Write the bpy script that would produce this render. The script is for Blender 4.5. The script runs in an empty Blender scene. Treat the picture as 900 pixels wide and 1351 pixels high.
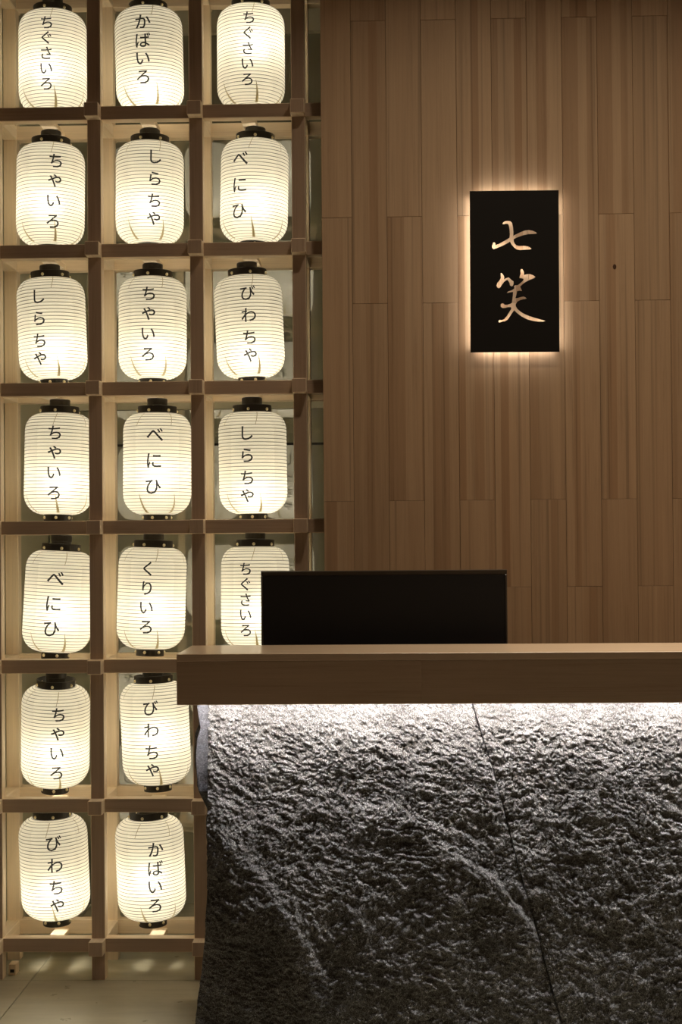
import bpy, bmesh, math, random
import numpy as np
from mathutils import Vector, Matrix

random.seed(7)
rng = np.random.default_rng(11)
S = bpy.context.scene
C = S.collection
R = math.radians

# ------------------------------------------------------------------ camera
FPX, CX, CY = 2000.0, 450.0, 675.5
YAW, PITCH, ROLL = 0.02981517, 0.01523548, -0.00803102
CAM = np.array([0.0, 0.0, 1.2573])
_f = np.array([-math.sin(YAW) * math.cos(PITCH), math.cos(YAW) * math.cos(PITCH), math.sin(PITCH)])
_r = np.array([math.cos(YAW), math.sin(YAW), 0.0])
_u = np.cross(_r, _f)
_c, _s = math.cos(ROLL), math.sin(ROLL)
CR, CU = _c * _r + _s * _u, -_s * _r + _c * _u
cd = bpy.data.cameras.new('camera')
cam = bpy.data.objects.new('camera', cd)
C.objects.link(cam)
cd.sensor_fit = 'VERTICAL'
cd.sensor_height = 36.0
cd.lens = 36.0 * FPX / 1351.0
cd.clip_start = 0.05
cd.clip_end = 60
cam.matrix_world = Matrix(((CR[0], CU[0], -_f[0], CAM[0]), (CR[1], CU[1], -_f[1], CAM[1]),
                           (CR[2], CU[2], -_f[2], CAM[2]), (0, 0, 0, 1)))
S.camera = cam


def at(px, py, Y):
    """world point seen at pixel (px, py) on the vertical plane y = Y"""
    d = CR * ((px - CX) / FPX) - CU * ((py - CY) / FPX) + _f
    p = CAM + d * (Y / d[1])
    return float(p[0]), float(p[2])


# ------------------------------------------------------------------ view, world, lights
S.view_settings.view_transform = 'Standard'
S.view_settings.look = 'None'
S.view_settings.exposure = 0.0
S.view_settings.gamma = 1.0
S.view_settings.use_curve_mapping = False
S.cycles.use_denoising = True
S.cycles.max_bounces = 9
S.cycles.diffuse_bounces = 4
S.cycles.transmission_bounces = 6
S.cycles.sample_clamp_indirect = 6.0
S.cycles.caustics_reflective = False

W = bpy.data.worlds.new('world')
S.world = W
W.use_nodes = True
bg = W.node_tree.nodes['Background']
bg.inputs[0].default_value = (1.0, 0.66, 0.44, 1)
bg.inputs[1].default_value = 0.075

CEIL = 3.25


def downlight(x, y, power, size=0.14, spread=150, col=(1.0, 0.80, 0.58)):
    l = bpy.data.lights.new('downlight', 'AREA')
    l.shape = 'DISK'
    l.size = size
    l.energy = power
    l.color = col
    l.spread = R(spread)
    o = bpy.data.objects.new('downlight', l)
    C.objects.link(o)
    o.location = (x, y, CEIL - 0.012)
    return o


for x_, p_ in ((0.25, 5.6), (1.0, 3.8), (1.75, 3.6)):       # wall washers
    downlight(x_, 3.30, p_, spread=130)
for x_, p_ in ((0.10, .5), (0.55, 1.4), (1.0, 1.8)):         # narrow spots over the counter top
    downlight(x_, 3.32, p_, .08, 42, (1.0, .88, .74))
downlight(-1.12, 3.38, 2.2, .10, 28, (1.0, .88, .70))                           # narrow spot over the floor by the lanterns


# ------------------------------------------------------------------ node helpers
def mat(name, rough=0.5, col=(.5, .5, .5), spec=0.5, metal=0.0):
    m = bpy.data.materials.new(name)
    m.use_nodes = True
    b = m.node_tree.nodes['Principled BSDF']
    b.inputs['Base Color'].default_value = (*col, 1)
    b.inputs['Roughness'].default_value = rough
    b.inputs['Specular IOR Level'].default_value = spec
    b.inputs['Metallic'].default_value = metal
    return m, m.node_tree.nodes, m.node_tree.links, b


def ramp(N, stops, interp='LINEAR'):
    r = N.new('ShaderNodeValToRGB')
    e = r.color_ramp.elements
    r.color_ramp.interpolation = interp
    e[0].position, e[0].color = stops[0][0], (*stops[0][1], 1)
    e[1].position, e[1].color = stops[-1][0], (*stops[-1][1], 1)
    for p, c in stops[1:-1]:
        k = e.new(p)
        k.color = (*c, 1)
    return r


def mathn(N, L, op, a, b=None):
    n = N.new('ShaderNodeMath')
    n.operation = op
    for i, v in enumerate((a, b)):
        if v is None:
            continue
        if isinstance(v, (int, float)):
            n.inputs[i].default_value = v
        else:
            L.new(v, n.inputs[i])
    return n.outputs[0]


def wood(name, base, dark, axis='Z', rough=0.5, strips=0.0, grain=1.0, tone=0.12, spec=0.35, coat=0.0):
    """fine straight-grained wood; axis = grain direction in object space"""
    m, N, L, b = mat(name, rough, base, spec)
    tc = N.new('ShaderNodeTexCoord')
    oi = N.new('ShaderNodeObjectInfo')
    rnd = oi.outputs['Random']
    off = N.new('ShaderNodeCombineXYZ')
    for i, k in enumerate((17.3, 31.7, 53.1)):
        L.new(mathn(N, L, 'MULTIPLY', rnd, k), off.inputs[i])
    add = N.new('ShaderNodeVectorMath')
    add.operation = 'ADD'
    L.new(tc.outputs['Object'], add.inputs[0])
    L.new(off.outputs[0], add.inputs[1])
    sc = {'X': (0.05, 1, 1), 'Y': (1, 0.05, 1), 'Z': (1, 1, 0.05)}[axis]

    def noise(scale, detail, stretch=1.0, vec=None):
        mp = N.new('ShaderNodeMapping')
        mp.inputs['Scale'].default_value = tuple(s if s == 1 else s * stretch for s in sc)
        L.new(vec or add.outputs[0], mp.inputs['Vector'])
        n = N.new('ShaderNodeTexNoise')
        n.inputs['Scale'].default_value = scale
        n.inputs['Detail'].default_value = detail
        n.inputs['Roughness'].default_value = 0.6
        L.new(mp.outputs[0], n.inputs['Vector'])
        return n.outputs['Fac']
    g1 = noise(260, 3, 0.35)
    g2 = noise(38, 3, 0.8)
    g3 = noise(900, 1, 1.0)
    fac = mathn(N, L, 'ADD', mathn(N, L, 'MULTIPLY', g1, 0.5 * grain), mathn(N, L, 'MULTIPLY', g2, 0.5))
    fac = mathn(N, L, 'ADD', fac, mathn(N, L, 'MULTIPLY', g3, 0.15 * grain))
    r = ramp(N, ((0.30, dark), (0.52, base), (0.85, tuple(min(1, c * 1.18) for c in base))))
    L.new(fac, r.inputs[0])
    col = r.outputs[0]
    val = mathn(N, L, 'ADD', mathn(N, L, 'MULTIPLY', rnd, 2 * tone), 1 - tone)
    if strips:
        ln_ = noise(85, 2, 0.12)
        lr = ramp(N, ((.30, (.70,) * 3), (.38, (.93,) * 3), (.46, (1.0,) * 3), (1.0, (1.0,) * 3)))
        L.new(ln_, lr.inputs[0])
        val = mathn(N, L, 'MULTIPLY', val, lr.outputs[0])
        # lamination strips of slightly different tone inside each board
        sx = N.new('ShaderNodeSeparateXYZ')
        L.new(add.outputs[0], sx.inputs[0])
        wob = noise(3.0, 1, 1.0)
        xx = mathn(N, L, 'ADD', sx.outputs[0], mathn(N, L, 'MULTIPLY', wob, 0.012))
        cmb = N.new('ShaderNodeCombineXYZ')
        L.new(xx, cmb.inputs[0])
        v = N.new('ShaderNodeTexVoronoi')
        v.voronoi_dimensions = '1D'
        L.new(xx, v.inputs['W'])
        v.inputs['Scale'].default_value = 42
        v.inputs['Randomness'].default_value = 1
        s3 = N.new('ShaderNodeSeparateColor')
        L.new(v.outputs['Color'], s3.inputs[0])
        sr = ramp(N, ((0.0, (1 - strips * 1.6,) * 3), (0.13, (1 - strips,) * 3), (0.3, (0.97,) * 3), (1.0, (1.06,) * 3)))
        L.new(s3.outputs[0], sr.inputs[0])
        val = mathn(N, L, 'MULTIPLY', val, sr.outputs[0])
        # reddish cast of the darker strips
        rr = ramp(N, ((0.0, (1.0, 0.89, 0.80)), (0.25, (1, 0.98, 0.96)), (1.0, (1, 1, 1))))
        L.new(s3.outputs[0], rr.inputs[0])
        mx = N.new('ShaderNodeMix')
        mx.data_type = 'RGBA'
        mx.blend_type = 'MULTIPLY'
        mx.inputs['Factor'].default_value = 1
        L.new(col, mx.inputs[6])
        L.new(rr.outputs[0], mx.inputs[7])
        col = mx.outputs[2]
    hs = N.new('ShaderNodeHueSaturation')
    L.new(col, hs.inputs['Color'])
    L.new(val, hs.inputs['Value'])
    L.new(hs.outputs[0], b.inputs['Base Color'])
    bp = N.new('ShaderNodeBump')
    bp.inputs['Strength'].default_value = 0.25
    bp.inputs['Distance'].default_value = 0.0006
    L.new(g1, bp.inputs['Height'])
    L.new(bp.outputs[0], b.inputs['Normal'])
    if coat:
        b.inputs['Coat Weight'].default_value = coat
        b.inputs['Coat Roughness'].default_value = 0.12
    return m


def emit(name, col, strength):
    m = bpy.data.materials.new(name)
    m.use_nodes = True
    N, L = m.node_tree.nodes, m.node_tree.links
    N.clear()
    e = N.new('ShaderNodeEmission')
    e.inputs[0].default_value = (*col, 1)
    e.inputs[1].default_value = strength
    o = N.new('ShaderNodeOutputMaterial')
    L.new(e.outputs[0], o.inputs[0])
    return m


WALLWOOD = wood('cedar_wall_board', (.46, .325, .205), (.33, .215, .125), 'Z', 0.55, strips=0.14, tone=0.05)
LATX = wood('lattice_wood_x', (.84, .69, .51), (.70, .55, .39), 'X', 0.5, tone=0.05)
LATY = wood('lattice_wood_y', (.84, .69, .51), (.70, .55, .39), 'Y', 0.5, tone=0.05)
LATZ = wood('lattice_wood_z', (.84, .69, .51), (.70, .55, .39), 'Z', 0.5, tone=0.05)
LATF_SHADE = [wood('lattice_shaded_face_' + a_, (.43, .315, .225), (.30, .21, .145), a_, 0.5, tone=0.05) for a_ in 'XZ']  # darker copy of the lattice wood for front faces, shade put into its colour
TOPWOOD = wood('counter_top_wood', (.66, .50, .34), (.50, .36, .23), 'X', 0.28, tone=0.02, coat=0.35)
FASCIA = wood('counter_fascia_wood', (.50, .36, .245), (.36, .25, .16), 'X', 0.5, tone=0.03)
BLACKMETAL, _, _, _ = mat('black_lacquer', 0.38, (.020, .017, .012), 0.5)
BRASS, _, _, _ = mat('brass_rivet', 0.35, (.85, .76, .52), 0.5, 1.0)
INK, N_, L_, b_ = mat('brush_ink', 0.7, (.012, .011, .010), 0.2)
tr_ = N_.new('ShaderNodeBsdfTransparent')
mx_ = N_.new('ShaderNodeMixShader')
mx_.inputs[0].default_value = 0.05
L_.new(b_.outputs[0], mx_.inputs[1])
L_.new(tr_.outputs[0], mx_.inputs[2])
L_.new(mx_.outputs[0], N_['Material Output'].inputs[0])

# translucent lantern paper, glowing softly by itself and lit hard by its bulb
PAPER = bpy.data.materials.new('lantern_paper')
PAPER.use_nodes = True
N, L = PAPER.node_tree.nodes, PAPER.node_tree.links
N.clear()
tl = N.new('ShaderNodeBsdfTranslucent')
tl.inputs[0].default_value = (.40, .385, .33, 1)
rf = N.new('ShaderNodeBsdfRefraction')
rf.inputs['Color'].default_value = (.42, .41, .38, 1)
rf.inputs['Roughness'].default_value = 1.0
rf.inputs['IOR'].default_value = 1.55
df = N.new('ShaderNodeBsdfDiffuse')
df.inputs[0].default_value = (.80, .76, .62, 1)
em = N.new('ShaderNodeEmission')
em.inputs[0].default_value = (1.0, .88, .63, 1)
em.inputs[1].default_value = 0.42
m1 = N.new('ShaderNodeMixShader'); m1.inputs[0].default_value = 0.30
m2 = N.new('ShaderNodeMixShader'); m2.inputs[0].default_value = 0.35
ad = N.new('ShaderNodeAddShader')
L.new(tl.outputs[0], m1.inputs[1]); L.new(rf.outputs[0], m1.inputs[2])
L.new(m1.outputs[0], m2.inputs[1]); L.new(df.outputs[0], m2.inputs[2])
L.new(m2.outputs[0], ad.inputs[0]); L.new(em.outputs[0], ad.inputs[1])
o = N.new('ShaderNodeOutputMaterial')
L.new(ad.outputs[0], o.inputs[0])
BULB = emit('bulb_glass', (1.0, .91, .74), 100.0)
RIB, _, _, _ = mat('bamboo_rib', 0.6, (.22, .18, .11), 0.3)
FOLD, N, L, b = mat('amber_paper_fold', 0.7, (.60, .50, .28), 0.2)
tl = N.new('ShaderNodeBsdfTranslucent'); tl.inputs[0].default_value = (.40, .33, .17, 1)
mx = N.new('ShaderNodeMixShader'); mx.inputs[0].default_value = 0.7
L.new(b.outputs[0], mx.inputs[1]); L.new(tl.outputs[0], mx.inputs[2])
L.new(mx.outputs[0], N['Material Output'].inputs[0])

# stone
STONE, N, L, b = mat('split_dark_granite', 0.75, (.1, .1, .1), 0.25)
tc = N.new('ShaderNodeTexCoord')


def nz(N, L, vec, scale, detail, rough=.6):
    n = N.new('ShaderNodeTexNoise')
    n.inputs['Scale'].default_value = scale
    n.inputs['Detail'].default_value = detail
    n.inputs['Roughness'].default_value = rough
    L.new(vec, n.inputs['Vector'])
    return n.outputs['Fac']


n1 = nz(N, L, tc.outputs['Object'], 420, 3, .7)
n2 = nz(N, L, tc.outputs['Object'], 9, 4)
r1 = ramp(N, ((.36, (.022, .020, .019)), (.50, (.062, .058, .053)), (.68, (.33, .32, .30))))
L.new(mathn(N, L, 'ADD', mathn(N, L, 'MULTIPLY', n1, .8), mathn(N, L, 'MULTIPLY', n2, .2)), r1.inputs[0])
L.new(r1.outputs[0], b.inputs['Base Color'])
bp = N.new('ShaderNodeBump')
bp.inputs['Strength'].default_value = 0.8
bp.inputs['Distance'].default_value = 0.0022
L.new(nz(N, L, tc.outputs['Object'], 190, 5, .7), bp.inputs['Height'])
L.new(bp.outputs[0], b.inputs['Normal'])
SAWN, N, L, b = mat('sawn_granite', 0.7, (.24, .24, .25), 0.3)
tc = N.new('ShaderNodeTexCoord')
r1 = ramp(N, ((.35, (.025, .025, .027)), (.55, (.075, .075, .08)), (.75, (.17, .17, .175))))
L.new(nz(N, L, tc.outputs['Object'], 300, 3, .7), r1.inputs[0])
L.new(r1.outputs[0], b.inputs['Base Color'])

# floor tile
TILE, N, L, b = mat('floor_tile', 0.32, (.3, .3, .22), 0.5)
tc = N.new('ShaderNodeTexCoord')
oi = N.new('ShaderNodeObjectInfo')
mp = N.new('ShaderNodeMapping'); mp.inputs['Scale'].default_value = (.5, 3, 1)
L.new(tc.outputs['Object'], mp.inputs[0])
r1 = ramp(N, ((.3, (.40, .375, .27)), (.7, (.52, .49, .36))))
L.new(nz(N, L, mp.outputs[0], 7, 6, .65), r1.inputs[0])
L.new(r1.outputs[0], b.inputs['Base Color'])
r2 = ramp(N, ((.3, (.26,) * 3), (.7, (.42,) * 3)))
L.new(nz(N, L, tc.outputs['Object'], 14, 5, .6), r2.inputs[0])
L.new(r2.outputs[0], b.inputs['Roughness'])
GROUT, _, _, _ = mat('grout', .9, (.20, .18, .12), .2)

# glossy painted wall behind the lanterns
REAR, N, L, b = mat('glossy_green_grey_wall', 0.35, (.21, .205, .135), 0.5)
tc = N.new('ShaderNodeTexCoord')
r1 = ramp(N, ((.3, (.25, .25, .165)), (.7, (.32, .315, .215))))
L.new(nz(N, L, tc.outputs['Object'], 5, 5, .6), r1.inputs[0])
L.new(r1.outputs[0], b.inputs['Base Color'])
b.inputs['Coat Weight'].default_value = 1.0
b.inputs['Coat Roughness'].default_value = 0.015
b.inputs['Coat IOR'].default_value = 3.1
PLASTER, N, L, b = mat('pale_plaster', .8, (.62, .58, .44), .2)
CEILM, _, _, _ = mat('ceiling_paint', .9, (.30, .25, .19), .2)
DARKGAP, _, _, _ = mat('dark_recess', .6, (.02, .018, .012), .3)
SIGNM, N, L, b = mat('black_steel_plate', .6, (.007, .006, .005), .25)
SCREEN, _, _, _ = mat('black_panel_gloss', .42, (.0045, .0045, .005), .45)
BEZEL, _, _, _ = mat('dark_bezel', .35, (.045, .038, .030), .6)
STRIPW = emit('under_counter_strip_light', (.98, .965, .99), 165.0)
SIGNL = emit('sign_strip_light', (1.0, .89, .79), 17.0)


# ------------------------------------------------------------------ object helpers
def link(name, bm, mats, parent=None, loc=(0, 0, 0), smooth=False):
    me = bpy.data.meshes.new(name)
    bm.to_mesh(me)
    bm.free()
    if not isinstance(mats, (list, tuple)):
        mats = [mats]
    for m in mats:
        me.materials.append(m)
    if smooth:
        me.polygons.foreach_set('use_smooth', [True] * len(me.polygons))
    return put(name, me, parent, loc)


def put(name, me, parent=None, loc=(0, 0, 0), rot=(0, 0, 0)):
    ob = bpy.data.objects.new(name, me)
    C.objects.link(ob)
    ob.location = loc
    ob.rotation_euler = rot
    if parent is not None:
        ob.parent = parent
    return ob


def thing(name, label, cat, loc=(0, 0, 0), group=None):
    ob = bpy.data.objects.new(name, None)
    C.objects.link(ob)
    ob.empty_display_size = 0.05
    ob.location = loc
    ob['label'] = label
    ob['category'] = cat
    if group:
        ob['group'] = group
    return ob


def struct(ob, label=None):
    ob['kind'] = 'structure'
    if label:
        ob['label'] = label
    return ob


def box_bm(x0, x1, y0, y1, z0, z1, bev=0.0, bm=None):
    bm2 = bmesh.new()
    bmesh.ops.create_cube(bm2, size=1)
    for v in bm2.verts:
        v.co = Vector(((x0 + x1) / 2 + v.co.x * (x1 - x0), (y0 + y1) / 2 + v.co.y * (y1 - y0),
                       (z0 + z1) / 2 + v.co.z * (z1 - z0)))
    if bev:
        bmesh.ops.bevel(bm2, geom=bm2.edges[:], offset=bev, segments=1, affect='EDGES')
    if bm is None:
        return bm2
    me = bpy.data.meshes.new('tmp')
    bm2.to_mesh(me)
    bm2.free()
    bm.from_mesh(me)
    bpy.data.meshes.remove(me)
    return bm


def lathe(profile, seg=40, closed=False):
    """profile: list of (r, z)"""
    bm = bmesh.new()
    rings = []
    for r, z in profile:
        rings.append([bm.verts.new((r * math.cos(2 * math.pi * k / seg), r * math.sin(2 * math.pi * k / seg), z)) for k in range(seg)])
    n = len(rings)
    for i in range(n if closed else n - 1):
        a, b = rings[i], rings[(i + 1) % n]
        for k in range(seg):
            bm.faces.new((a[k], a[(k + 1) % seg], b[(k + 1) % seg], b[k]))
    return bm


# ------------------------------------------------------------------ lattice geometry constants
YL = 4.3                      # front face of the lattice
X1 = -0.82740                 # centre of the post between the first and second column
P = 0.292844                  # column pitch
Z7 = 0.14079 - 0.0427         # lowest rail centre
V = 0.395539                  # row pitch
T = 0.039                     # member thickness
DB = 0.2026                   # front face to back-row front face
YM = YL + T / 2 + DB / 2      # lantern axis
YREAR = 5.19
YW = 4.23                     # wood wall surface

# ------------------------------------------------------------------ floor
fl = struct(link('floor', box_bm(-3.6, 3.6, -1.2, 5.4, -0.10, -0.014), GROUT), 'grey-green stone tiled floor')
G = 0.6
tile_me = {}
for i in range(-4, 8):
    for j in range(-9, 2):
        xa, xb = -1.02 + G * i, -1.02 + G * (i + 1)
        ya, yb = 4.296 + G * j, 4.296 + G * (j + 1)
        if xa < -3.6 or xb > 3.6 or yb > 5.2 + 0.3:
            continue
        yb2 = min(yb, YREAR)
        key = round(yb2 - ya, 3)
        if key not in tile_me:
            bm = box_bm(0.0012, G - 0.0012, 0.0012, yb2 - ya - 0.0012, -0.014, 0, 0.0012)
            me = bpy.data.meshes.new('tile'); bm.to_mesh(me); bm.free()
            me.materials.append(TILE)
            tile_me[key] = me
        put('tile', tile_me[key], fl, (xa, ya, 0))

# ------------------------------------------------------------------ walls, ceiling
struct(link('ceiling', box_bm(-3.6, 3.6, -1.2, 5.4, CEIL, CEIL + .1), CEILM), 'plain dim ceiling')
rear = struct(link('wall_rear', box_bm(-3.6, 3.6, YREAR, YREAR + .1, 0, CEIL), REAR), 'glossy grey-green wall behind the lantern lattice')
XL = X1 - P - T / 2
struct(link('wall_left', box_bm(XL - .14, XL - .02, 4.36, YREAR, 0, CEIL), PLASTER), 'pale side wall left of the lanterns')
struct(link('trim_1', box_bm(XL - .02, 0.3, YREAR - .03, YREAR, 2.985, CEIL), PLASTER), 'pale band along the top of the rear wall')
struct(link('trim_2', box_bm(XL - .02, at(50, 600, YREAR)[0], YREAR - .02, YREAR, 0, 2.985), PLASTER), 'pale pilaster at the left of the rear wall')
struct(link('trim_3', box_bm(at(50, 600, YREAR)[0], 0.3, YREAR - .018, YREAR, at(300, 540, YREAR)[1], at(300, 529, YREAR)[1]), PLASTER), 'pale strip across the rear wall')
struct(link('trim_4', box_bm(at(50, 600, YREAR)[0], 0.3, YREAR - .006, YREAR, at(300, 588, YREAR)[1], at(300, 585, YREAR)[1]), DARKGAP), 'thin dark line across the rear wall')

# wood wall : backing slab + individual boards
XW0 = -0.1738
wall = struct(link('wall_back', box_bm(XW0 + .002, 2.6, YW + .012, YW + .13, 0, CEIL), DARKGAP), 'wall of staggered vertical brown wood boards')
PW, PL = 0.09825, 0.7945
ZA, ZB = 2.747 - 0.0427 - 0.006, 2.1887 - 0.0427
bmeshes = {}


def board(x0, x1, z0, z1):
    w, h = x1 - x0, z1 - z0
    key = (round(w, 4), round(h, 4))
    if key not in bmeshes:
        g = 0.00035
        bm = box_bm(g, w - g, 0, .012, g, h - g, 0.0006)
        me = bpy.data.meshes.new('board'); bm.to_mesh(me); bm.free()
        me.materials.append(WALLWOOD)
        bmeshes[key] = me
    put('board', bmeshes[key], wall, (x0, YW + random.uniform(-.0004, .0006), z0))


xs = [XW0] + [-0.0893 + PW * k for k in range(0, 25)]
for k in range(len(xs) - 1):
    zj = (ZB if k % 2 == 0 else ZA)
    cuts = sorted({0.0, CEIL} | {zj + PL * q for q in range(-5, 4) if 0.02 < zj + PL * q < CEIL - .02})
    for a, b_ in zip(cuts[:-1], cuts[1:]):
        board(xs[k], xs[k + 1], a, b_)

# one dark knot in a board right of the sign
kx, kz = at(811, 352, YW)
bm = lathe([(0, .0004), (.0022, .0004), (.0045, .0002), (.0052, -.001)], 14)
bmesh.ops.rotate(bm, verts=bm.verts, matrix=Matrix.Rotation(R(90), 3, 'X'))
for v in bm.verts:
    v.co.z *= 1.5
KNOT, _, _, _ = mat('wood_knot', .6, (.07, .032, .015), .3)
link('knot', bm, KNOT, wall, (kx, YW - .0002, kz))

# ------------------------------------------------------------------ lantern lattice
lat = thing('lattice_shelf', 'tall open wooden lattice of square bays holding the glowing lanterns', 'shelving', (X1, YL, 0))
ox, oy = X1, YL
zs = [Z7 + V * k for k in range(8)]        # rail centres, lowest first
xp = [-P, 0, P, 2 * P, 3 * P]              # post centres (local)


def mesh_of(name, bm, m):
    me = bpy.data.meshes.new(name)
    bm.to_mesh(me)
    bm.free()
    me.materials.append(m)
    return me




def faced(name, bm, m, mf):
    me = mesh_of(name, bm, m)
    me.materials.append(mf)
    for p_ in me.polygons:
        if p_.normal.y < -.9:  # faces turned to the room get the copy with shade in its colour
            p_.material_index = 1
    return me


h = T / 2
ZTOP = zs[-1] + .10
post_me = faced('post', box_bm(-h, h, 0, T, 0, ZTOP, .0014), LATZ, LATF_SHADE[1])
post_b = mesh_of('post', box_bm(-h, h, 0, T, 0, ZTOP, .0009), LATZ)
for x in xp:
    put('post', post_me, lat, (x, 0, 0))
    put('post', post_b, lat, (x, DB, 0))
rail_me = faced('rail', box_bm(h + .0003, P - h - .0003, .0004, T, -h, h, .0013), LATX, LATF_SHADE[0])
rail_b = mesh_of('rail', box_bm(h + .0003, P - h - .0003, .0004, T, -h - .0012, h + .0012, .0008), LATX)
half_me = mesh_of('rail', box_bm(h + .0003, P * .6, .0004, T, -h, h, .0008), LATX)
beam_me = faced('cross_beam', box_bm(-h - .0008, h + .0008, -.043, DB + T + .02, -h - .0006, h + .0006, .0018), LATY, LATF_SHADE[1])
beam_in = None
slat_me = mesh_of('hanging_slat', box_bm(-.021, .021, T, DB, -h + .001, -h + .016, .0008), LATY)
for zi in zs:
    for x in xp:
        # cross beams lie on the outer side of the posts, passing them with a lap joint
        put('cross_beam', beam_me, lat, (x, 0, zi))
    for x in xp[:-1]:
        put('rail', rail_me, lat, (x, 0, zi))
        put('rail', rail_b, lat, (x, DB, zi))
        put('hanging_slat', slat_me, lat, (x + P / 2, 0, zi))

# ------------------------------------------------------------------ lanterns
RB, HB = 0.0985, 0.296       # body radius and height
RT, RBOT = 0.049, 0.038      # top / bottom openings
NR = 30                      # ribs


def body_r(t):
    """radius at fraction t from the top (0) to the bottom (1)"""
    z = t * HB
    ct, cb = 0.060, 0.066
    if z < ct:
        q = 1 - z / ct
        return RT + (RB - RT) * (1 - q ** 2.5) ** (1 / 2.1)
    if z > HB - cb:
        q = (z - (HB - cb)) / cb
        return RBOT + (RB - RBOT) * (1 - q ** 2.3) ** (1 / 2.0)
    return RB


prof = []
# rib levels: equal steps along the profile
fine = [(body_r(i / 2000), -HB * i / 2000) for i in range(2001)]
acc = [0]
for i in range(1, 2001):
    acc.append(acc[-1] + math.hypot(fine[i][0] - fine[i - 1][0], fine[i][1] - fine[i - 1][1]))
tot = acc[-1]


def on_profile(s):
    i = int(np.searchsorted(acc, s))
    return fine[min(i, 2000)]


ribs = []
for k in range(NR + 6):
    for q in range(4):
        s = tot * (k + q / 4) / (NR + 6)
        r, z = on_profile(s)
        bulge = 0.0011 * math.sin(math.pi * q / 4)
        prof.append((r + bulge, z))
    ribs.append(on_profile(tot * k / (NR + 6)))
prof.append(on_profile(tot))
bm = lathe(prof, 48)
paper_me = mesh_of('paper_shade', bm, PAPER)
paper_me.polygons.foreach_set('use_smooth', [True] * len(paper_me.polygons))

bm = bmesh.new()
for (r, z) in ribs[1:]:
    w = 0.0008
    q = lathe([(r + .0003 - w, z), (r + .0003, z + w), (r + .0003 + w, z), (r + .0003, z - w)], 48, closed=True)
    me = bpy.data.meshes.new('t'); q.to_mesh(me); q.free(); bm.from_mesh(me); bpy.data.meshes.remove(me)
ribs_me = mesh_of('bamboo_ribs', bm, RIB)


def ring_mesh(name, ro, ri, z0, z1):
    b_ = .0008
    return mesh_of(name, lathe([(ro - b_, z1), (ro, z1 - b_), (ro, z0 + b_), (ro - b_, z0), (ri, z0), (ri, z1)], 48, closed=True), BLACKMETAL)


cap_me = ring_mesh('cap_ring', .0565, .0535, -.003, .0205)
base_me = ring_mesh('base_ring', .0405, .0375, -HB - .0205, -HB + .004)
for me_ in (cap_me, base_me):
    me_.polygons.foreach_set('use_smooth', [False] * len(me_.polygons))
# inner flange of the cap carrying the lamp holder
flange_me = mesh_of('cap_bridge', box_bm(-.0535, .0535, -.008, .008, .004, .007, .0006), BLACKMETAL)
# lamp holder: unit-height stepped cylinder, z 0..1 scaled per lantern
bm = lathe([(.0, 0), (.0275, 0), (.0285, .03), (.0285, .50), (.0300, .52), (.0300, .90), (.0285, .97), (.010, 1.0), (0.0, 1.0)], 36)
holder_me = mesh_of('lamp_holder', bm, BLACKMETAL)
# rivets
bm = bmesh.new()
bmesh.ops.create_uvsphere(bm, u_segments=10, v_segments=6, radius=.0052)
for v in bm.verts:
    v.co *= .9
rivet_me = mesh_of('rivet', bm, BRASS)
bm = bmesh.new()
bmesh.ops.create_uvsphere(bm, u_segments=20, v_segments=12, radius=.019)
for v in bm.verts:
    v.co.z *= 1.25
bulb_me = mesh_of('bulb', bm, BULB)
bulb_me.polygons.foreach_set('use_smooth', [True] * len(bulb_me.polygons))
bm = lathe([(.004, 0), (.004, 1)], 10)
stem_me = mesh_of('lamp_stem', bm, BLACKMETAL)


# paper folds (darts) near the openings
def fold_mesh():
    bm = bmesh.new()
    for k in range(6):
        a0 = k * math.pi / 3 + .15
        for (t0, t1, w0, w1, lean) in ((.80, .985, .0005, .0042, .10), (.015, .14, .0012, .0008, -.10)):
            prev = None
            n = 14
            for i in range(n + 1):
                t = t0 + (t1 - t0) * i / n
                r = body_r(t) + .0016
                w = w0 + (w1 - w0) * i / n
                a = a0 + lean * (t - t0) / (t1 - t0)
                dz = -HB * t
                l_ = bm.verts.new((r * math.cos(a - w / r), r * math.sin(a - w / r), dz))
                r_ = bm.verts.new((r * math.cos(a + w / r), r * math.sin(a + w / r), dz))
                if prev:
                    bm.faces.new((prev[0], prev[1], r_, l_))
                prev = (l_, r_)
    return mesh_of('paper_folds', bm, FOLD)


fold_me = fold_mesh()

# glyphs -------------------------------------------------------------
glyph_cache = {}


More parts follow.
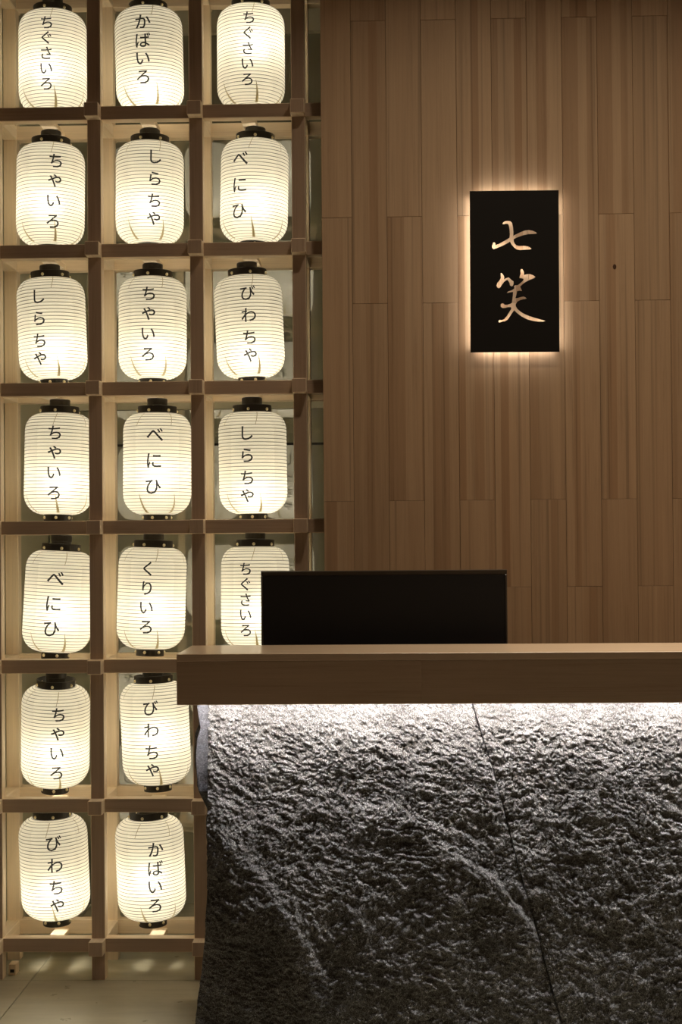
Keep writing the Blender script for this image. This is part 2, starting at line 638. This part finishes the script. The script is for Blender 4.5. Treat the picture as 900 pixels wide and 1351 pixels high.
def glyph(ch):
    """list of (verts Nx2 centred on the glyph box, faces) at em = 1"""
    if ch in glyph_cache:
        return glyph_cache[ch]
    cu = bpy.data.curves.new('g', 'FONT')
    cu.body = ch
    cu.size = 1.0
    cu.resolution_u = 3
    cu.fill_mode = 'FRONT'
    cu.offset = 0.010
    ob = bpy.data.objects.new('g', cu)
    C.objects.link(ob)
    dg = bpy.context.evaluated_depsgraph_get()
    me = bpy.data.meshes.new_from_object(ob.evaluated_get(dg))
    bpy.data.objects.remove(ob)
    bpy.data.curves.remove(cu)
    bm = bmesh.new()
    bm.from_mesh(me)
    bpy.data.meshes.remove(me)
    xs_ = [v.co.x for v in bm.verts]; ys_ = [v.co.y for v in bm.verts]
    cx, cy = (min(xs_) + max(xs_)) / 2, (min(ys_) + max(ys_)) / 2
    for v in bm.verts:
        v.co.x -= cx; v.co.y -= cy
    for q in range(-6, 7):      # slice so that it can bend round the shade
        bmesh.ops.bisect_plane(bm, geom=bm.verts[:] + bm.edges[:] + bm.faces[:], plane_co=(q * .09, 0, 0), plane_no=(1, 0, 0))
    bmesh.ops.triangulate(bm, faces=bm.faces[:])
    bm.verts.index_update()
    out = ([(v.co.x, v.co.y) for v in bm.verts], [tuple(v.index for v in f.verts) for f in bm.faces])
    bm.free()
    glyph_cache[ch] = out
    return out


PXM = YM / FPX     # metres per pixel at the lantern axis


def char_mesh(ch, u, w, em):
    """one brushed character wrapped on the shade; u = sideways offset, w = distance under the shade top"""
    gv, gf = glyph(ch)
    e = em * (1.10 if ch == 'ゃ' else 1.0)
    a0 = math.asin(max(-.95, min(.95, u / RB)))
    vs = []
    for gx, gy in gv:
        a = a0 + gx * e / RB
        z = -w + gy * e
        r = body_r(min(1, max(0, -z / HB))) + .0020
        vs.append((r * math.sin(a), -r * math.cos(a), z))
    me = bpy.data.meshes.new('character')
    me.from_pydata(vs, [], gf)
    me.materials.append(INK)
    return me


# word, body centre x at upper / lower sight line (px,py pairs), body top y, first and last glyph centre, em px, bulb(x,y px), lean
LANT = [
    # row, col, word, (xa, ya, xb, yb), ytop, (first x,y), (last x,y), em, (bulb dx px, bulb frac), lean deg
    (1, 1, 'ちぐさいろ', (69.6, 33, 70.2, 117), 11.3, (62.5, 31), (62, 112), 19.5, (-7, .58), 0),
    (1, 2, 'かばいろ', (196.3, 38, 198.4, 113), 7.6, (189.3, 30), (189.5, 103), 22, (4, .82), 0),
    (1, 3, 'ちぐさいろ', (331, 40, 331.4, 110), 4.4, (328.6, 24.4), (326.6, 106), 19.0, (9, .38), 0),
    (2, 1, 'ちゃいろ', (67.2, 207, 66.8, 290), 187.2, (73.8, 212.5), (70, 292.5), 21.5, (-4, .60), 0),
    (2, 2, 'しらちゃ', (197.8, 205, 197.8, 290), 184.7, (205.7, 207.4), (203, 288.7), 21.5, (-3, .66), 0),
    (2, 3, 'べにひ', (336.4, 208, 335.2, 280), 181.6, (317.4, 209.4), (316, 279), 23.5, (4, .64), 0),
    (3, 1, 'しらちゃ', (67.2, 388, 70.7, 472), 365, (52.5, 391.7), (53.7, 473.3), 21.5, (7, .74), 0),
    (3, 2, 'ちゃいろ', (201.5, 392, 201.7, 472), 363.8, (197, 387.8), (196, 467.8), 21.5, (7, .76), 0),
    (3, 3, 'びわちゃ', (327.2, 380, 331.3, 470), 361.8, (327.4, 387), (330.6, 469), 21.5, (3, .80), 0),
    (4, 1, 'ちゃいろ', (78.7, 560, 77.6, 652), 544.5, (73.3, 571.7), (72.2, 651.2), 21.5, (6, .68), -1),
    (4, 2, 'べにひ', (207.6, 560, 207.6, 650), 544, (205, 573.6), (203, 642.4), 23.5, (2, .62), 0),
    (4, 3, 'しらちゃ', (333, 560, 334.5, 650), 542.6, (326.6, 571.6), (326.6, 654), 21.5, (6, .82), 0),
    (5, 1, 'べにひ', (80, 742, 75.9, 827), 727, (74.2, 764.2), (69.5, 830.8), 24, (10, .62), -1.5),
    (5, 2, 'くりいろ', (201.8, 743, 199.6, 823), 722.4, (195.6, 751), (193.4, 828), 21.0, (9, .62), -1),
    (5, 3, 'ちぐさいろ', (336.8, 745, 337.2, 825), 721.6, (324.6, 752), (325, 833), 19, (6, .66), -2),
    (6, 1, 'ちゃいろ', (73.3, 928, 70.8, 1012), 907, (77, 938.7), (72.5, 1017.5), 21.5, (1, .66), 6),
    (6, 2, 'びわちゃ', (203.7, 928, 207.3, 1007), 901.8, (199.6, 933.8), (201.8, 1015.6), 21.5, (4, .52), 0),
    (7, 1, 'びわちゃ', (69.8, 1100, 73.3, 1188), 1081, (71.3, 1110.8), (75.3, 1193.3), 22, (-2, .74), 2),
    (7, 2, 'かばいろ', (196.9, 1100, 200, 1183), 1082, (205.7, 1119), (204.4, 1193.6), 22, (-5, .60), 2),
]
ROWN = {1: 'top row', 2: 'second row from top', 3: 'third row from top', 4: 'fourth row from top',
        5: 'fifth row from top', 6: 'sixth row from top', 7: 'bottom row'}
COLN = {1: 'left column', 2: 'middle column', 3: 'right column'}

for (row, col, word, (xa, ya, xb, yb), ytop, t0, t1, em, (bdx, bfr), lean) in LANT:
    slope = (xb - xa) / (yb - ya)
    tilt = math.atan(slope) + ROLL                      # on-screen lean less the camera roll
    xt = xa + slope * (ytop - ya)
    X, Z = at(xt, ytop, YM)[0], at(xt, ytop, YM - RT)[1]
    lab = 'glowing white paper lantern lettered %s, %s, %s' % (word, COLN[col], ROWN[row])
    ln = thing('paper_lantern', lab, 'lantern', (X, YM, Z), 'paper lanterns in the lattice bays')
    ln.rotation_euler = (R(lean), -tilt, 0)
    az = random.uniform(-.5, .5)
    put('paper_shade', paper_me, ln, rot=(0, 0, az))
    put('bamboo_ribs', ribs_me, ln, rot=(0, 0, az))['kind'] = 'stuff'
    put('paper_folds', fold_me, ln, rot=(0, 0, az))['kind'] = 'stuff'
    cp = put('cap_ring', cap_me, ln)
    bs = put('base_ring', base_me, ln)
    put('cap_bridge', flange_me, cp, rot=(0, 0, az))
    ra = random.uniform(-.35, .35)
    for k in range(6):
        a = ra + k * math.pi / 3 - math.pi / 2
        put('rivet', rivet_me, cp, (.0568 * math.cos(a), .0568 * math.sin(a), .007))
        put('rivet', rivet_me, bs, (.0408 * math.cos(a + .1), .0408 * math.sin(a + .1), -HB - .009))
    # lamp holder reaches up to the slat above
    zr = zs[8 - row]                                     # rail over this row
    top = (zr - T / 2) - Z + .0015
    h0 = .004
    ho = put('lamp_holder', holder_me, ln, (0, 0, h0))
    ho.scale = (1, 1, max(.02, top - h0))
    # bulb on its stem
    bx, bz = bdx * PXM * .55, -bfr * HB
    put('bulb', bulb_me, ln, (bx, -.012, bz))
    st = put('lamp_stem', stem_me, ln, (0, 0, h0))
    dv = Vector((bx, -.012, bz + .02)) - Vector((0, 0, h0))
    st.rotation_euler = dv.to_track_quat('Z', 'Y').to_euler()
    st.scale = (1, 1, dv.length)
    # lettering: glyph centres in the lantern's own frame
    n = len(word)
    pts = []
    for i in range(n):
        f = i / (n - 1)
        if word == 'ちゃいろ':
            f = (0, .33, .665, 1)[i]
        if word in ('しらちゃ', 'びわちゃ'):
            f = (0, .355, .71, 1)[i]
        px = t0[0] + (t1[0] - t0[0]) * f
        py = t0[1] + (t1[1] - t0[1]) * f
        gx, gz = at(px, py, YM - RB * .9)
        dx, dz = gx - X, gz - Z
        u = dx * math.cos(tilt) + dz * math.sin(tilt)
        w = -(dz * math.cos(tilt) - dx * math.sin(tilt))
        # camera looks from lower or higher: shift of the near side against the axis is already in gz
        pts.append((u, w))
    for ch, (u, w) in zip(word, pts):
        tm = char_mesh(ch, u, w, em * (YM - RB) / FPX)
        put('character', tm, ln)
        put('character', tm, ln, rot=(0, 0, math.pi))

# small box on the floor by the left rear post
bxo = thing('socket_box', 'small pale box with a dark slot on the floor by the leftmost post', 'box', (-1.0965, 4.345, 0))
link('case', box_bm(0, .021, 0, .04, 0, .031, .001), LATZ, bxo)
link('slot', box_bm(.005, .017, -.0006, .004, .008, .017), DARKGAP, bxo)

# ------------------------------------------------------------------ backlit sign
YS = 4.206
sg = thing('wall_sign', 'black rectangular plate sign with two cut-out brush characters, lit from behind', 'sign', (at(679, 358, YS)[0], YS, at(679, 358, YS)[1]))
sx, sz = sg.location.x, sg.location.z


def sp(px, py):
    x, z = at(px, py, YS)
    return x - sx, z - sz


def cp_(c):
    return sp(615 + c[0] / 7.2, 270 + c[1] / 7.2)


SEVEN = [(345, 186), (352, 168), (372, 157), (395, 155), (420, 158), (436, 175), (444, 215), (448, 260), (448, 296), (475, 281), (510, 264),
         (555, 246), (595, 240), (630, 246), (655, 258), (673, 269), (658, 277), (630, 278), (590, 280), (540, 291), (495, 307), (451, 328),
         (453, 350), (463, 372), (480, 386), (505, 392), (550, 390), (590, 396), (610, 408), (622, 422), (590, 426), (550, 428), (510, 432),
         (480, 425), (455, 407), (432, 380), (416, 352), (390, 368), (350, 389), (310, 406), (280, 419), (262, 423), (248, 414), (246, 398),
         (250, 376), (258, 362), (268, 358), (277, 364), (279, 384), (310, 374), (350, 352), (385, 333), (412, 314), (415, 285), (412, 240),
         (405, 200), (398, 184), (375, 182), (358, 188)]
LEFTB = [(330, 648), (344, 655), (356, 672), (365, 690), (361, 710), (382, 698), (404, 690), (418, 702), (432, 716), (452, 728), (453, 748),
         (447, 768), (435, 778), (418, 768), (414, 745), (396, 716), (382, 720), (362, 734), (344, 758), (330, 780), (316, 795), (302, 791),
         (290, 772), (298, 745), (318, 722), (331, 700), (330, 670)]
BODY = [(522, 612), (536, 613), (546, 630), (551, 650), (549, 668), (575, 661), (605, 659), (635, 668), (661, 685), (642, 699), (600, 716),
        (560, 738), (530, 762), (514, 780), (524, 800), (533, 820), (508, 817), (486, 822), (481, 850), (470, 888), (495, 886), (525, 876),
        (548, 872), (565, 879), (579, 892), (550, 898), (515, 907), (488, 922), (474, 945), (474, 965), (490, 990), (520, 1017), (560, 1040),
        (605, 1058), (660, 1075), (715, 1092), (754, 1102), (735, 1110), (680, 1109), (630, 1102), (580, 1088), (530, 1062), (490, 1033), (459, 1003),
        (438, 1032), (415, 1068), (395, 1095), (370, 1109), (345, 1112), (330, 1118), (316, 1121), (311, 1106), (322, 1094), (345, 1097),
        (365, 1088), (388, 1060), (412, 1025), (432, 990), (428, 974), (400, 974), (372, 981), (348, 983), (332, 971), (331, 948), (345, 937),
        (360, 941), (368, 951), (395, 951), (420, 943), (437, 934), (440, 905), (446, 865), (448, 829), (420, 833), (388, 840), (400, 825),
        (430, 815), (452, 803), (460, 792), (455, 778), (465, 766), (492, 764), (515, 748), (542, 722), (548, 706), (528, 699), (508, 698),
        (511, 678), (520, 655), (517, 630)]
cu = bpy.data.curves.new('sign_outline', 'CURVE')
cu.dimensions = '2D'
cu.fill_mode = 'BOTH'
cu.extrude = .0012


def spline(pts):
    s_ = cu.splines.new('POLY')
    s_.points.add(len(pts) - 1)
    for p_, (x, y) in zip(s_.points, pts):
        p_.co = (x, y, 0, 1)
    s_.use_cyclic_u = True


HWS, HHS = .1230, .2245
spline([(-HWS, -HHS), (HWS, -HHS), (HWS, HHS), (-HWS, HHS)])
for g_ in (SEVEN, LEFTB, BODY):
    spline([cp_(c) for c in g_])
tmp = bpy.data.objects.new('t', cu)
C.objects.link(tmp)
me = bpy.data.meshes.new_from_object(tmp.evaluated_get(bpy.context.evaluated_depsgraph_get()))
bpy.data.objects.remove(tmp)
me.transform(Matrix.Rotation(R(90), 4, 'X'))
me.materials.clear()
me.materials.append(SIGNM)
me.name = 'plate'
put('plate', me, sg, rot=(0, R(.25), 0))
# standoff pins and strip lights on the back of the plate
bm = lathe([(0, 0), (.004, 0), (.004, .028), (0, .028)], 12)
bmesh.ops.rotate(bm, verts=bm.verts, matrix=Matrix.Rotation(R(-90), 3, 'X'))
pin = mesh_of('standoff', bm, BLACKMETAL)
for a in (-1, 1):
    for b_ in (-1, 1):
        put('standoff', pin, sg, (a * (HWS - .012), .0013, b_ * (HHS - .012)))
# light strips point at the wall: thin bars just behind the plate edges
# flat light boards sit on the back of the plate everywhere but behind the cut-outs
i_ = .0165
for (x0, x1, z0, z1) in ((-HWS + i_, HWS - i_, .165, HHS - i_), (-HWS + i_, HWS - i_, -HHS + i_, -.155), (-HWS + i_, -.066, -.150, .160),
                         (.095, HWS - i_, -.150, .160), (-.060, .090, .016, .050)):
    link('light_board', box_bm(x0, x1, .0018, .0030, z0, z1), SIGNL, sg)

# ------------------------------------------------------------------ counter top
XC0, XC1, YC0, YC1 = -0.4464, 1.75, 3.2, 3.452
ZT = 1.0507 - 0.0427
ct = thing('counter_top', 'long thick brown wood counter top over the rough stone', 'counter', (XC0, YC0, ZT))
TH = .1075
link('top_board', box_bm(0, XC1 - XC0, 0, YC1 - YC0, -.0155, 0, .0010), TOPWOOD, ct)
seam = at(556, 900, YC0)[0] - XC0
link('fascia_board', box_bm(0, seam, .0006, .026, -TH, -.0160, .0009), FASCIA, ct)
link('fascia_board', box_bm(seam, XC1 - XC0, .0006, .026, -TH, -.0160, .0009), FASCIA, ct)
link('end_board', box_bm(.0006, .026, .0265, YC1 - YC0, -TH, -.0160, .0009), FASCIA, ct)
link('soffit_board', box_bm(.0265, XC1 - XC0, .0265, YC1 - YC0, -.045, -.0160, .0006), FASCIA, ct)
link('strip_light', box_bm(.028, XC1 - XC0, .032, .044, -.092, -.084), STRIPW, ct)
link('light_channel', box_bm(.040, XC1 - XC0, .028, .048, -.083, -.046), BEZEL, ct)

# ------------------------------------------------------------------ stone front
YST = 3.313
base = thing('stone_counter_base', 'rough split dark stone slabs forming the front of the counter', 'counter base', (0, YST, 0))


def vnoise(x, y, seed, per=64):
    g = np.random.default_rng(seed).random((per, per))
    xi, yi = np.floor(x).astype(int), np.floor(y).astype(int)
    fx, fy = x - xi, y - yi
    fx, fy = fx * fx * fx * (fx * (fx * 6 - 15) + 10), fy * fy * fy * (fy * (fy * 6 - 15) + 10)
    a, b_ = g[xi % per, yi % per], g[(xi + 1) % per, yi % per]
    c, d = g[xi % per, (yi + 1) % per], g[(xi + 1) % per, (yi + 1) % per]
    return (a * (1 - fx) + b_ * fx) * (1 - fy) + (c * (1 - fx) + d * fx) * fy


def fbm(x, y, seed, octv, gain=.5, ridge=False):
    t, amp, s_ = 0, 1, 0
    for k in range(octv):
        v = vnoise(x * 2 ** k + 7.1 * k, y * 2 ** k + 3.7 * k, seed + k)
        if ridge:
            v = 1 - np.abs(2 * v - 1)
        t = t + v * amp
        s_ += amp
        amp *= gain
    return t / s_ - .5


def relief(x, z, seed):
    """how far the split face stands proud of its plane (metres)"""
    wx = x + .05 * fbm(x * 6, z * 6, seed + 90, 3)
    wz = z + .05 * fbm(x * 6 + 9, z * 6 + 4, seed + 95, 3)
    a = R(-38)
    u = wx * math.cos(a) + wz * math.sin(a)      # along the splitting grain
    v = -wx * math.sin(a) + wz * math.cos(a)
    d = .030 * fbm(u * 3.0, v * 4.5, seed, 3)
    d = d + .012 * fbm(u * 13, v * 20, seed + 10, 3, .55)
    d = d + .0165 * fbm(u * 42, v * 66, seed + 20, 4, .74)
    d = d + .0095 * fbm(wx * 130, wz * 150, seed + 30, 2, .8)
    return d


def ledge(x, z, pts, hgt, wid, decay):
    """a broken ledge along a falling polyline: the stone below it stands proud"""
    px_ = [p[0] for p in pts]; pz_ = [p[1] for p in pts]
    wob = .010 * fbm(x * 25, z * 3, 41, 3)
    dist = (np.interp(x, px_, pz_) + wob - z) * .75
    fd = .22 * (px_[-1] - px_[0])
    env = np.clip((x - px_[0]) / fd, 0, 1) * np.clip((px_[-1] - x) / fd + .35, 0, 1)
    return hgt * env / (1 + np.exp(-np.clip(dist / wid, -40, 40))) * np.exp(-np.maximum(dist, 0) / decay)


def sw(px, py):
    return at(px, py, YST)


seam_px = [(621.5, 922), (623.5, 929), (639.3, 980), (648.8, 1009), (662, 1056), (681, 1131), (705.4, 1217), (722.4, 1281), (741.3, 1351), (775, 1480)]
seam_w = sorted([sw(*p)[::-1] for p in seam_px])
left_px = [(274.5, 922), (274.5, 1060), (273.5, 1120), (272.5, 1180), (269, 1235), (262, 1300), (256, 1351), (249, 1420), (246, 1480)]
left_w = sorted([sw(*p)[::-1] for p in left_px])


def interp(tab, z):
    return np.interp(z, [t[0] for t in tab], [t[1] for t in tab])


LEDGE = [(590, 1112), (605, 1128), (652, 1157), (685, 1198), (712, 1232)]
LEDGE2 = [[(268, 1060), (300, 1092), (345, 1150), (392, 1220), (440, 1300)], [(440, 1050), (510, 1062), (560, 1085), (610, 1125)]]


def slab(name, left, right, nx, nz_, seed, edge_l, edge_r, rough_left=False):
    z0, z1 = 0.0, .925
    zz = np.linspace(z0, z1, nz_)
    tt = np.linspace(0, 1, nx)
    if name == 'b':
        tt = np.concatenate([np.linspace(0, .34, nx - 60, endpoint=False), np.linspace(.34, 1, 60)])
    ZZ, TT = np.meshgrid(zz, tt, indexing='ij')
    XL_, XR_ = left(ZZ), right(ZZ)
    if rough_left:
        XL_ = XL_ + .004 * fbm(ZZ * 40, ZZ * 0 + 3.3, 77, 3) * np.clip((.72 - ZZ) / .1, 0, 1)
    XX = XL_ + (XR_ - XL_) * TT
    D = relief(XX, ZZ, seed)
    if name == 'a':
        D = D + ledge(XX, ZZ, [sw(*p) for p in LEDGE], .014, .0018, .09)
        for q in LEDGE2:
            D = D + ledge(XX, ZZ, [sw(*p) for p in q], .022, .012, .16)
    top_in = np.clip((ZZ - .82) / .09, 0, 1)
    D = D * (1 - .55 * top_in) - .004 * top_in
    dl, dr = XX - XL_, XR_ - XX
    D = D - edge_l * np.exp(-dl / .004) - edge_r * np.exp(-dr / .004)
    if rough_left:     # lower left corner breaks away
        D = D - .03 * np.exp(-dl / .02) * np.clip((.62 - ZZ) / .3, 0, 1)
    YY = -D
    co = np.stack([XX, YY, ZZ], -1).reshape(-1, 3)
    # back plane vertices for the side faces
    th = .045
    idx = np.arange(nz_ * nx).reshape(nz_, nx)
    f = np.stack([idx[:-1, :-1], idx[:-1, 1:], idx[1:, 1:], idx[1:, :-1]], -1).reshape(-1, 4)
    co2 = co.copy(); co2[:, 1] = th
    n0 = len(co)
    edge = np.concatenate([idx[0, :], idx[1:, -1], idx[-1, -2::-1], idx[-2:0:-1, 0]])
    emap = {int(e): n0 + k for k, e in enumerate(edge)}
    co = np.concatenate([co, co2[edge]])
    fs = f.tolist()
    m_ = len(edge)
    for k in range(m_):
        a, b_ = int(edge[k]), int(edge[(k + 1) % m_])
        fs.append([b_, a, emap[a], emap[b_]])
    fs.append([n0 + k for k in range(m_)][::-1])
    me = bpy.data.meshes.new('stone_slab')
    me.from_pydata(co.tolist(), [], fs)
    me.materials.append(STONE)
    me.polygons.foreach_set('use_smooth', [True] * len(me.polygons))
    return put('stone_slab', me, base)


sl = slab('a', lambda z: interp(left_w, z), lambda z: interp(seam_w, z) - .0009, 400, 620, 100, .001, .004, True)
sl['label'] = 'left stone slab with a diagonal broken ledge'
sr = slab('b', lambda z: interp(seam_w, z) + .0009, lambda z: z * 0 + 1.70, 400, 620, 300, .003, .002)
sr['label'] = 'right stone slab beyond the slanting joint'
# return slab on the left end: sawn front edge, rough outer face
out_px = [(260, 922), (260.5, 935), (263, 950), (265, 960), (260.5, 975), (258.8, 995), (259, 1010), (261.5, 1040), (266, 1058), (270, 1070), (273, 1082), (273, 1480)]
out_w = sorted([at(p[0], p[1], YST + .002)[::-1] for p in out_px])
nz_, ny_ = 160, 60
vs, fs = [], []
for i in range(nz_ + 1):
    z = .925 * i / nz_
    for j in range(ny_ + 1):
        yb_ = .002 + .05 * min(1, max(0, (.70 - z) / .05))
        y = yb_ + (.40) * j / ny_
        x = float(interp(out_w, z))
        x += (-.02 * float(np.clip(j / 12, 0, 1)) * (0.5 + float(fbm(np.array(z * 9), np.array(y * 9), 5, 3)))
              + .008 * float(fbm(np.array(z * 60), np.array(y * 60), 8, 3)) * min(1, j / 2)) * (1 if z < .9 else .3)
        vs.append((x, y, z))
W_ = ny_ + 1
for i in range(nz_):
    for j in range(ny_):
        fs.append((i * W_ + j, (i + 1) * W_ + j, (i + 1) * W_ + j + 1, i * W_ + j + 1))
n0 = len(vs)
for i in range(nz_ + 1):
    z = .925 * i / nz_
    vs.append((sw(276.5, 930)[0], .002 + .05 * min(1, max(0, (.70 - z) / .05)), z))
for i in range(nz_):
    fs.append((i * W_, n0 + i, n0 + i + 1, (i + 1) * W_))
me = bpy.data.meshes.new('return_slab')
me.from_pydata(vs, [], fs)
me.materials.append(STONE)
me.materials.append(SAWN)
for p_ in me.polygons:
    if p_.index >= nz_ * ny_:
        p_.material_index = 1
rs = put('return_slab', me, base)
rs['label'] = 'narrow sawn grey edge of the end slab'
xin = sw(276.5, 930)[0]
link('back_frame', box_bm(xin, 1.70, .046, .10, 0, ZT - .0455), DARKGAP, base)
link('desk_board', box_bm(xin, 1.70, .10, .62, .70, .73, .002), FASCIA, base)
link('desk_leg', box_bm(xin + .01, xin + .05, .55, .60, 0, .70, .002), FASCIA, base)
link('desk_leg', box_bm(1.64, 1.68, .55, .60, 0, .70, .002), FASCIA, base)

# ------------------------------------------------------------------ black screen behind the counter
YMO = 3.70
mx0, mz1 = at(344.3, 754.5, YMO)
mx1, _z = at(669, 754, YMO)
mo = thing('monitor', 'wide black flat panel standing behind the wooden counter top', 'monitor', ((mx0 + mx1) / 2, YMO, .73))
hw = (mx1 - mx0) / 2
zt = mz1 - .73
zb = zt - .36
link('housing', box_bm(-hw + .004, hw - .004, .006, .034, zb + .004, zt - .004, .003), BEZEL, mo)
link('panel', box_bm(-hw + .0055, hw - .0055, .0015, .0068, zb + .006, zt - .0105), SCREEN, mo)
# rim with a sloped upper edge that catches the light
prof_ = [(0.0, 0.0), (.0035, -.0105), (.0065, -.0105), (.012, -.0105), (.034, -.006), (.034, 0.0), (.006, .0015)]
bm = bmesh.new()
va = [bm.verts.new((-hw, y, zt + z)) for y, z in prof_]
vb = [bm.verts.new((hw, y, zt + z)) for y, z in prof_]
n = len(prof_)
for k in range(n):
    bm.faces.new((va[k], va[(k + 1) % n], vb[(k + 1) % n], vb[k]))
bm.faces.new(va[::-1]); bm.faces.new(vb)
bmesh.ops.recalc_face_normals(bm, faces=bm.faces[:])
link('top_rim', bm, BEZEL, mo)
link('side_rim', box_bm(-hw, -hw + .0045, 0, .034, zb, zt - .0106, .001), BEZEL, mo)
link('side_rim', box_bm(hw - .0045, hw, 0, .034, zb, zt - .0106, .001), BEZEL, mo)
link('bottom_rim', box_bm(-hw + .005, hw - .005, 0, .034, zb, zb + .005, .001), BEZEL, mo)
link('stand', box_bm(-.03, .03, .034, .046, .006, zb + .15, .002), BEZEL, mo)
link('stand_base', box_bm(-.12, .12, -.03, .12, 0, .008, .002), BEZEL, mo)
